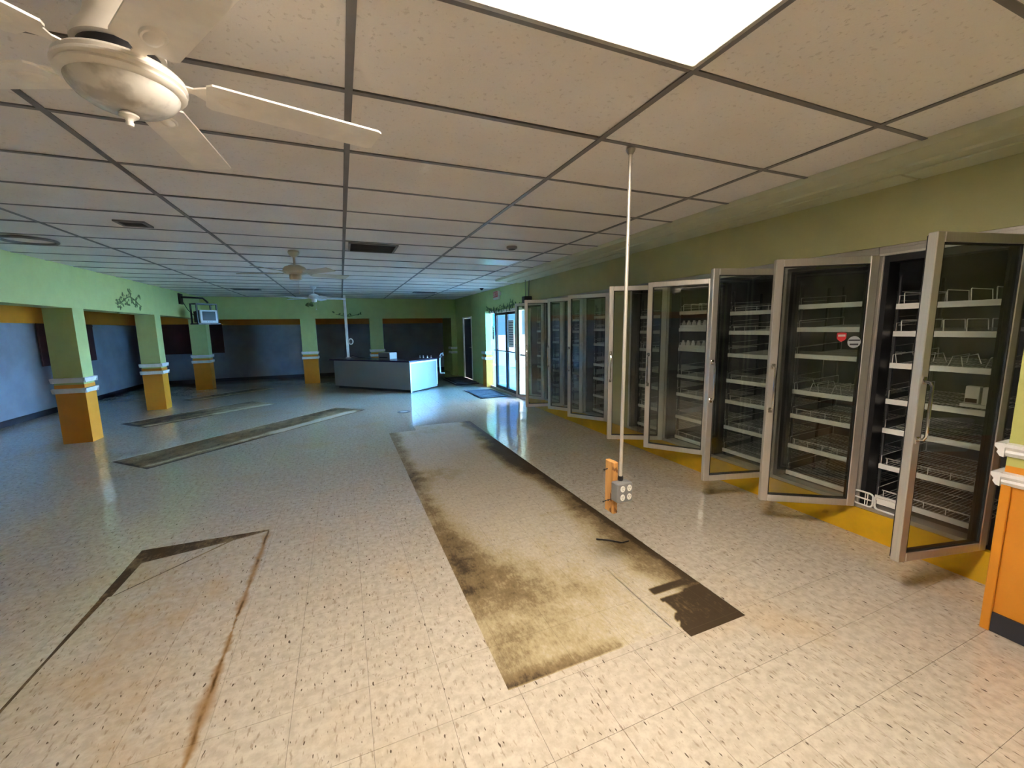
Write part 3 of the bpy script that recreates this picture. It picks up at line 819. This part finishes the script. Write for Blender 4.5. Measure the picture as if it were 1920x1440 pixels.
# ------------------------------------------------------------------ hanging conduit with outlet box
t = thing('conduit_pole', 'thin metal conduit hanging from the ceiling with outlet box and wood block', 'conduit', (1.52, 1.97, 0))
MB().tube([(.012, -.010, CZ + .003), (.006, -.004, 1.6), (0, 0, .66)], .0105, 10).obj('pipe', 'alu', t, True)
MB().lathe([(0, 2.537), (.026, 2.537), (.022, 2.525), (.012, 2.51), (0.0, 2.51)], 14, (.012, -.010, 0)).obj('flange', 'alud', t)
MB().lathe([(0, .672), (.015, .672), (.017, .655), (.015, .643), (0, .643)], 10).obj('connector', 'dark', t)
bx = MB().bev(-.060, -.052, .525, .048, .012, .643, .005).obj('outlet_box', 'box', t)
pf = MB().bev(-.058, -.057, .527, .046, -.0525, .641, .002).obj('face_plate', 'box', t)
for ox in (-.026, .022):
    for oz in (.558, .612):
        MB().prism([(.0165 * math.cos(a) + ox, .02 * math.sin(a) + oz) for a in [2 * math.pi * i / 10 for i in range(10)]], 0, .003,
                   Matrix(((1, 0, 0, 0), (0, 0, -1, -.0571), (0, 1, 0, 0), (0, 0, 0, 1)))).obj('outlet', 'outlet', pf)
        MB().box(ox - .007, -.0608, oz, ox - .005, -.0603, oz + .009).box(ox + .005, -.0608, oz, ox + .007, -.0603, oz + .009).box(ox - .002, -.0608, oz - .01, ox + .002, -.0603, oz - .006).obj('slots', 'dark', pf)
b = MB().bev(-.042, .013, .425, -.008, .100, .755, .004)
wb = b.obj('wood_block', 'wood', t)
for z, y in ((.70, .075), (.49, .08), (.52, .03)):
    MB().tube([(-.042, y, z), (-.068, y, z - .004)], .0028, 6).lathe([(0, 0), (.006, 0), (.006, .003), (0, .003)], 8, T=Matrix.Translation((-.069, y, z - .004)) @ Matrix.Rotation(math.pi / 2, 4, 'Y')).obj('nail', 'dark', wb)

# ------------------------------------------------------------------ ceiling fans
def fan_big():
    c = (-.512, 1.56); t = thing('ceiling_fan', 'large cream five-blade ceiling fan with marbled bowl, close to the viewer', 'fan', (c[0], c[1], 0), 0, 'ceiling fans')
    MB().lathe([(0, CZ - .001), (.075, CZ - .001), (.076, 2.50), (.066, 2.47), (.064, 2.44), (.072, 2.41), (.092, 2.382), (.100, 2.362), (.100, 2.350), (.08, 2.347), (0, 2.347)], 40).obj('canopy', 'fan', t, True)
    MB().lathe([(0, 2.346), (.088, 2.346), (.092, 2.33), (.09, 2.312), (0, 2.312)], 32).obj('motor_band', 'dark', t, True)
    MB().lathe([(0, 2.311), (.112, 2.311), (.130, 2.305), (.139, 2.296), (.134, 2.290), (.142, 2.284), (.143, 2.277), (.136, 2.271), (.139, 2.264), (.133, 2.257), (.122, 2.254), (0, 2.254)], 48).obj('light_ring', 'fan', t, True)
    MB().lathe([(.122, 2.2535), (.119, 2.243), (.106, 2.226), (.083, 2.210), (.05, 2.199), (.02, 2.195), (0, 2.194)], 48).obj('light_bowl', 'alab', t, True)
    MB().lathe([(0, 2.198), (.016, 2.196), (.023, 2.189), (.022, 2.185), (.015, 2.180), (.0095, 2.176), (.008, 2.172), (.0098, 2.167), (.008, 2.160), (0, 2.157)], 20).obj('finial', 'fan', t, True)
    for k in range(5):
        blade(t, 14.5 + 72 * k, 2.290, .185, .705, 'fan', .138, .138, True, .09, -4)
def blade(t, deg, z, r0_, r1_, mat, w0, w1, med, ri, pt=-11):
    T = Matrix.Rotation(math.radians(deg), 4, 'Z') @ Matrix.Translation((0, 0, z)) @ Matrix.Rotation(math.radians(pt), 4, 'X')
    p = []; c = .014
    p += [(r0_, -w0 / 2 + c), (r0_ + c, -w0 / 2), (r1_ - c, -w1 / 2), (r1_, -w1 / 2 + c * .7), (r1_, w1 / 2 - c * .7), (r1_ - c, w1 / 2), (r0_ + c, w0 / 2), (r0_, w0 / 2 - c)]
    bl = MB().prism(p, 0, .006, T).obj('blade', mat, t)
    ir = MB().prism([(ri, -.016), (r0_ - .03, -.014), (r0_ + .012, -.045), (r0_ + .06, -.03), (r0_ + .06, .03), (r0_ + .012, .045), (r0_ - .03, .014), (ri, .016)], .0062, .0105, T)
    ir.obj('blade_iron', mat, bl)
    if med:
        b = MB().lathe([(0.0, -.013), (.012, -.0125), (.022, -.009), (.026, -.0055), (.032, -.005), (.037, -.0005), (0, -.0004)], 24)
        b.v = [tuple(T @ Vector((x * 1.25 + r0_ + .075, y * .75, zz))) for x, y, zz in b.v]
        b.obj('medallion', mat, bl, True)
def fan_far(x, y, label, mat, a0, z, chain, ms=1.0):
    t = thing('ceiling_fan', label, 'fan', (x, y, 0), 0, 'ceiling fans')
    MB().lathe([(0, CZ - .001), (.06, CZ - .001), (.066, 2.52), (.05, 2.485), (.022, 2.468), (.0135, 2.46), (0.0135, z + .1), (0, z + .1)], 24).obj('canopy', mat, t, True)
    MB().lathe([(r * ms, z + h) for r, h in ((0, .11), (.04, .108), (.085, .085), (.102, .06), (.105, .025), (.095, .004), (.06, -.006), (0, -.006))], 32).obj('motor_housing', mat, t, True)
    MB().lathe([(r * ms, z + h) for r, h in ((0, -.007), (.052, -.007), (.055, -.03), (.05, -.065), (.03, -.075), (0, -.076))], 24).obj('switch_cup', mat, t, True)
    for k in range(5): blade(t, a0 + 72 * k, z + .005, .19, .64, mat, .115, .135, False, .09)
    if mat == 'fanw':
        for a in (2.6, 4.4):
            dx, dy = math.cos(a), math.sin(a)
            MB().tube([(dx * .03, dy * .03, z - .072), (dx * .10, dy * .10, z - .10), (dx * .14, dy * .14, z - .09)], .008, 6).lathe([(.012, .03), (.03, .02), (.042, -.02), (.045, -.05), (0, -.045)], 12, T=Matrix.Translation((dx * .15, dy * .15, z - .11)) @ Matrix.Rotation(.6, 4, (dy, -dx, 0))).obj('lamp_shade', 'vine', t, True)
    if chain:
        MB().tube([(.03, -.02, z - .07), (.03, -.02, z - .22)], .0018, 4).lathe([(0, 0), (.007, .004), (.006, .018), (0, .022)], 8, (.03, -.02, z - .24)).obj('pull_chain', mat, t)
fan_big()
fan_far(-.47, 5.75, 'cream five-blade ceiling fan halfway down the room', 'fan2', 22, 2.265, True, 1.3)
fan_far(-.50, 10.1, 'white ceiling fan over the counter at the far end', 'fanw', 2, 2.27, True)

# ------------------------------------------------------------------ ceiling fittings
def grille(name, label, x0, y0, x1, y1, n, mat='dkgrey', frame='rail'):
    t = thing(name, label, 'vent', (x0, y0, CZ), 0, 'ceiling vents'); lx, ly = x1 - x0, y1 - y0; k = .025
    f = MB()
    f.box(0, 0, -.010, lx, k, .0055).box(0, ly - k, -.010, lx, ly, .0055).box(0, k, -.010, k, ly - k, .0055).box(lx - k, k, -.010, lx, ly - k, .0055)
    f.obj('frame', frame, t)
    MB().box(k, k, .003, lx - k, ly - k, .0055).obj('backing', 'dark', t)
    for i in range(n):
        y = k + (ly - 2 * k) * (i + .5) / n
        MB().box(k, -.004, -.0015, lx - k, .004, .0015, Matrix.Translation((0, y, -.003)) @ Matrix.Rotation(.6, 4, 'X')).obj('slat', mat, t)
grille('ceiling_vent', 'large dark return air grille in the ceiling between fan and hanging conduit', .14, 5.02, .68, 5.54, 14)
grille('ceiling_vent', 'small dark vent in the ceiling left of the halfway fan', -1.74, 4.66, -1.52, 4.86, 5)
grille('ceiling_vent', 'black slot vent in the ceiling in front of the television', -2.22, 11.02, -1.66, 11.30, 6)
grille('ceiling_vent', 'black slot vent in the ceiling near the entrance pilaster', 1.82, 10.98, 2.42, 11.28, 6)
t = thing('ceiling_ring', 'dark oval ring fitting on the ceiling at far left', 'fitting', (-2.86, 5.85, CZ), 0)
MB().tube([(.20 * math.cos(a), .20 * math.sin(a), -.012) for a in [2 * math.pi * i / 36 for i in range(36)]], .014, 8, closed=True).obj('ring', 'rail', t, True)
MB().lathe([(0, .004), (.185, .004), (.185, -.004), (0, -.006)], 32).obj('disc', 'panel', t)
t = thing('smoke_detector', 'small round grey detector on the ceiling near the unlit light panel', 'detector', (1.97, 4.72, CZ + .0055))
MB().lathe([(0, 0), (.065, 0), (.065, -.018), (.05, -.03), (0, -.034)], 24).obj('body', 'box', t, True)
MB().lathe([(.045, -.0325), (.04, -.036), (.0, -.038)], 20).obj('grille', 'dkgrey', t, True)
t = thing('dome_camera', 'tiny black dome on the ceiling near the pilaster', 'camera', (3.25, 9.75, CZ + .0055))
MB().lathe([(0, 0), (.05, 0), (.05, -.012), (0, -.012)], 16).obj('base', 'dkgrey', t, True)
MB().lathe([(.04, -.0125), (.036, -.03), (.02, -.045), (0, -.05)], 16).obj('dome', 'dark', t, True)

# ------------------------------------------------------------------ television on bracket
TVX, TVY, ta = -2.92, 12.05, math.radians(42)
t = thing('television', 'boxy silver-framed tube television hung high in the far left corner', 'television', (TVX, TVY, 1.80), ta)
MB().bev(-.19, 0, 0, .19, .045, .31, .008).obj('bezel', 'silver', t)
cb = MB(); cb.add([(-.185, .0455, .005), (.185, .0455, .005), (.185, .0455, .305), (-.185, .0455, .305), (-.15, .36, .02), (.15, .36, .02), (.15, .36, .28), (-.15, .36, .28)],
                  [(0, 1, 2, 3), (7, 6, 5, 4), (0, 4, 5, 1), (1, 5, 6, 2), (2, 6, 7, 3), (3, 7, 4, 0)])
cb.obj('cabinet', 'dark', t)
MB().bev(-.145, -.004, .06, .145, .0, .275, .002).obj('screen', 'screen', t)
for s_ in (-.05, 0, .05): MB().lathe([(0, 0), (.008, 0), (.008, .006), (0, .006)], 8, T=Matrix.Translation((s_, 0, .03)) @ Matrix.Rotation(math.pi / 2, 4, 'X')).obj('button', 'dkgrey', t)
t2 = thing('television_bracket', 'black wall bracket and cradle holding up the tube television', 'bracket', (TVX, TVY, 1.80), ta)
b = MB()
b.box(-.24, .0, -.032, .24, .36, -.004)
for x in (-.235, .205): b.box(x, .05, -.004, x + .03, .08, .44).box(x, .30, -.004, x + .03, .33, .44)
b.box(-.235, .05, .44, .235, .08, .47).box(-.235, .30, .44, .235, .33, .47).box(-.235, .08, .44, -.205, .30, .47).box(.205, .08, .44, .235, .30, .47)
b.obj('cradle', 'dark', t2)
ti = t2.matrix_basis.inverted() if False else (Matrix.Translation((TVX, TVY, 1.80)) @ Matrix.Rotation(ta, 4, 'Z')).inverted()
def wl(p): return tuple(ti @ Vector(p))
MB().tube([wl((-3.47, 12.2, 2.42)), wl((-3.05, 12.22, 2.40)), wl((-2.95, 12.2, 2.29))], .022, 8).obj('arm', 'dark', t2)
MB().box(-3.4985, 12.08, 2.25, -3.47, 12.32, 2.50, ti).obj('wall_plate', 'dark', t2)
MB().tube([wl((-3.47, 12.3, 2.30)), wl((-3.38, 12.25, 2.12)), wl((-3.28, 12.25, 2.0)), wl((-3.2, 12.3, 1.93))], .008, 6).obj('cable', 'dark', t2)

# ------------------------------------------------------------------ checkout counter
A = math.radians(-47.5)
t = thing('checkout_counter', 'grey fronted checkout counter with dark top at the far end', 'counter', (1.50, 10.28, 0), A)
H = .80
MB().box(-2.60, .02, .07, -.015, .05, H - .035).obj('front_panel', 'counter', t)
MB().box(-2.52, .075, .002, -.05, .095, .0695).box(-.075, .1, .002, -.055, 1.08, .0695).obj('toe_kick', 'dark', t)
MB().bev(-.014, .015, .03, .01, 1.13, H - .036, .003).obj('end_panel', 'cwhite', t)
tr = MB()
for b in ((.0105, .0, .0, .018, .04, H - .036), (.0105, 1.10, .08, .018, 1.14, H - .036), (.0105, .04, H - .075, .018, 1.10, H - .036)): tr.box(*b)
tr.obj('corner_moulding', 'trim', t)
MB().prism([(-2.72, -.03), (.025, -.03), (.025, 1.16), (-.58, 1.16), (-.58, .62), (-2.72, .62)], H - .035, H, None).obj('counter_top', 'ctop', t)
MB().box(-2.60, .051, .07, -2.57, .60, H - .036).box(-2.569, .58, .07, -.60, .60, H - .036).box(-.58, 1.10, .07, -.016, 1.13, H - .036).box(-.58, .6, .07, -.56, 1.099, H - .036).obj('carcass', 'counter', t)
TC = Matrix.Translation((1.50, 10.28, 0)) @ Matrix.Rotation(A, 4, 'Z')
def onc(u, v, z=H): return tuple(TC @ Vector((u, v, z)))
t = thing('register_box', 'small grey and white metal box standing on the counter', 'box', onc(-1.02, .30, H + .0005), A)
MB().bev(-.24, 0, 0, .14, .28, .17, .006).obj('case', 'counter', t)
MB().box(.1405, .005, .005, .146, .275, .165).obj('end_face', 'cwhite', t)
MB().bev(-.2, -.012, .03, .08, -.0005, .06, .003).obj('slot', 'dkgrey', t)
for q, (u, v) in enumerate(((-.50, 1.08), (-.40, 1.10), (-.24, 1.07), (-.14, 1.10))):
    t = thing('counter_peg', ('tiny pale peg standing on the counter top, first from the left of four', 'tiny pale peg standing on the counter top, second from the left of four', 'tiny pale peg standing on the counter top, third from the left of four', 'tiny pale peg standing on the counter top, rightmost of four')[q], 'peg', onc(u, v, H + .0005), A, 'pale pegs on the counter')
    MB().lathe([(0, 0), (.022, 0), (.018, .008), (.008, .012), (.008, .035), (.016, .042), (.016, .052), (0, .056)], 12).obj('peg', 'trim', t, True)
t = thing('scanner_bracket', 'white pipe bracket clamped to the right end of the counter', 'bracket', onc(.05, 1.10, 0), A)
MB().tube([(.02, .10, .80), (.02, .10, .42), (.03, .10, .38), (.16, .10, .38)], .018, 8).obj('pipe', 'trim', t, True)
MB().box(-.02, .06, .80, .06, .14, .83).obj('clamp', 'dkgrey', t)
MB().tube([(.02, .1, .831), (.05, .12, .90), (.09, .14, .92), (.12, .12, .86)], .014, 8).obj('hook', 'trim', t, True)
t = thing('counter_pole', 'white service pole running from the counter up to the ceiling', 'pole', (.14, 12.38, 0))
MB().bev(-.035, -.025, H + .0005, .035, .025, CZ - .001, .006).obj('pole', 'pale', t)
MB().bev(-.07, -.06, H + .0005, .07, -.026, H + .03, .004).obj('foot', 'alud', t)
MB().tube([(.09 + .055 * math.cos(a), -.035, 1.26 + .075 * math.sin(a)) for a in [2 * math.pi * i / 20 for i in range(20)]], .016, 8, closed=True).obj('cable_coil', 'trim', t, True)
MB().tube([(.05, -.04, H + .04), (.12, -.10, H + .07), (.25, -.22, H + .02), (.42, -.32, H + .012)], .009, 6).obj('cord', 'dkgrey', t, True)

# ------------------------------------------------------------------ entrance mats, floor drain, twig
def mat_(label, x0, y0, x1, y1, h, nribs):
    t = thing('door_mat', label, 'mat', (x0, y0, .0005)); lx, ly = x1 - x0, y1 - y0
    MB().bev(0, 0, 0, lx, ly, h * .6, .003).obj('rubber_base', 'dark', t)
    b = MB(); n = nribs
    for i in range(n):
        y = .05 + (ly - .1) * i / n
        b.box(.05, y, h * .6 + .0003, lx - .05, y + (ly - .1) / n * .82, h)
    b.obj('pile', 'matm', t)['kind'] = 'stuff'
mat_('charcoal ribbed mat on the floor in front of the glass entrance', 2.80, 8.66, 3.54, 10.02, .014, 7)
mat_('thick black mat beside the dark door behind the pilaster', 2.86, 11.05, 3.54, 12.72, .06, 5)
t = thing('floor_drain', 'dark round drain ring on the floor in front of the counter', 'drain', (1.02, 7.98, .0003))
MB().lathe([(.075, 0), (.125, 0), (.125, .003), (.075, .003), (.075, 0)], 32).obj('ring', 'dark', t)
MB().lathe([(0, 0), (.074, 0), (.074, .0015), (0, .0015)], 32).obj('cover', 'counter', t)
t = MB().tube([(1.66, 2.42, .006), (1.74, 2.36, .007), (1.80, 2.30, .005), (1.86, 2.30, .005)], .005, 6).obj('twig', 'dark')
tag(t, 'thin dark twig lying on the tiles right of the hanging outlet box', 'twig')

# ------------------------------------------------------------------ exit sign, speaker
t = thing('exit_sign', 'lit red exit sign with two lamp heads over the entrance', 'sign', (XR - .001, 9.62, 2.27))
MB().bev(-.06, -.16, 0, 0, .16, .20, .006).obj('housing', 'pale', t)
fc = MB().box(-.064, -.15, .05, -.0605, .15, .19).obj('face', 'red', t)
def letter(segs, y0):      # stroke segments in a 0..1 box, reading towards -y
    b = MB()
    for (ax, az), (bx_, bz) in segs:
        p = Vector((0, y0 - ax * .05, .075 + az * .09)); q = Vector((0, y0 - bx_ * .05, .075 + bz * .09)); d_ = (q - p).normalized(); n_ = Vector((1, 0, 0)).cross(d_) * .006
        for_ = d_ * .005
        c_ = [p - for_ + n_, q + for_ + n_, q + for_ - n_, p - for_ - n_]
        b.add([(-.0665, v.y, v.z) for v in c_] + [(-.0642, v.y, v.z) for v in c_], [(0, 1, 2, 3), (7, 6, 5, 4), (0, 4, 5, 1), (1, 5, 6, 2), (2, 6, 7, 3), (3, 7, 4, 0)])
    return b
L = {'E': [((0, 0), (0, 1)), ((0, 1), (1, 1)), ((0, .5), (.8, .5)), ((0, 0), (1, 0))], 'X': [((0, 0), (1, 1)), ((0, 1), (1, 0))],
     'I': [((.5, 0), (.5, 1))], 'T': [((0, 1), (1, 1)), ((.5, 1), (.5, 0))]}
for i, ch in enumerate('EXIT'): letter(L[ch], .125 - i * .068).obj('letter', 'pale', fc)
for s_ in (-1, 1):
    MB().lathe([(0, 0), (.03, 0), (.045, -.02), (.045, -.05), (.03, -.055), (0, -.056)], 14, T=Matrix.Translation((-.03, s_ * .20, .14)) @ Matrix.Rotation(-1.2, 4, 'Y')).tube([(-.03, s_ * .155, .14), (-.03, s_ * .20, .14)], .012, 6).obj('lamp_head', 'pale', t, True)
t = thing('wall_speaker', 'black loudspeaker hung from the ceiling above the last cooler door', 'speaker', (3.40, 7.42, 1.95))
MB().bev(-.08, -.07, 0, .08, .07, .23, .01).obj('cabinet', 'dark', t)
MB().box(-.07, -.074, .012, .07, -.0705, .218).obj('grille', 'dkgrey', t)
MB().tube([(-.03, 0, .229), (-.03, 0, .539)], .006, 6).tube([(.04, 0, .229), (.06, .02, .539)], .006, 6).obj('hanger', 'dkgrey', t)

# ------------------------------------------------------------------ vine decorations
def vine(name, label, cat, org, ud, nd, length, height, nleaf, seed, mat, swirl=True):
    r = random.Random(seed); ud = Vector(ud); nd = Vector(nd); org = Vector(org); zv = Vector((0, 0, 1))
    t = thing(name, label, cat, org)
    P = lambda u, v, e=.011: tuple(ud * u + zv * v + nd * e)
    st = MB(); lf = MB()
    main = [(length * (i / 14), height * (.35 + .22 * math.sin(i / 14 * 6.5 + seed))) for i in range(15)]
    st.tube([P(*q) for q in main], [.004 + .005 * math.sin(math.pi * i / 14) for i in range(15)], 5)
    def leaf(u, v, a, s_):
        pts = [(0, 0), (.35, .22), (.7, .2), (1, 0), (.7, -.2), (.35, -.22)]
        q = [(u + s_ * (x * math.cos(a) - y * math.sin(a)), v + s_ * (x * math.sin(a) + y * math.cos(a))) for x, y in pts]
        n = len(q); lf.add([P(x, y, .0006) for x, y in q] + [P(x, y, .004) for x, y in q], [tuple(range(n))[::-1], tuple(range(n, 2 * n))] + [(i, (i + 1) % n, n + (i + 1) % n, n + i) for i in range(n)])
    if swirl:
        for i in range(2, 14, 2):
            u, v = main[i]; sg = 1 if i % 4 else -1; h = height * r.uniform(.25, .5)
            cv = [(u + length * .06 * math.sin(k * .8), v + sg * h * k / 6) for k in range(6)]
            cv += [(cv[-1][0] + .03 * math.cos(k), cv[-1][1] + .03 * math.sin(k)) for k in range(4)]
            st.tube([P(*q) for q in cv], .003, 4)
            for q in cv[2::2]: leaf(q[0], q[1], r.uniform(0, 6.3), r.uniform(.05, .09))
    for k in range(nleaf):
        i = r.uniform(0, 13.9); u, v = main[int(i)]; leaf(u + r.uniform(-.04, .04), v + r.gauss(0, height * .16), r.uniform(0, 6.3), r.uniform(.05, .10))
    st.obj('stem', mat, t, True); lf.obj('leaf', mat, t)
vine('painted_vine', 'dark vine with leaves painted on the left green beam', 'vine', (-3.4995, 10.05, 2.04), (0, -1, 0), (1, 0, 0), 1.0, .34, 22, 5, 'vine')
vine('painted_vine', 'faint dark vine painted on the far green beam behind the pole', 'vine', (-.12, 13.6995, 1.98), (1, 0, 0), (0, -1, 0), .75, .14, 10, 8, 'vine', False)
vine('ivy_garland', 'dark leafy ivy garland above the glass entrance', 'garland', (XR - .0005, 10.45, 1.99), (0, -1, 0), (-1, 0, 0), 2.5, .16, 90, 3, 'ivy')
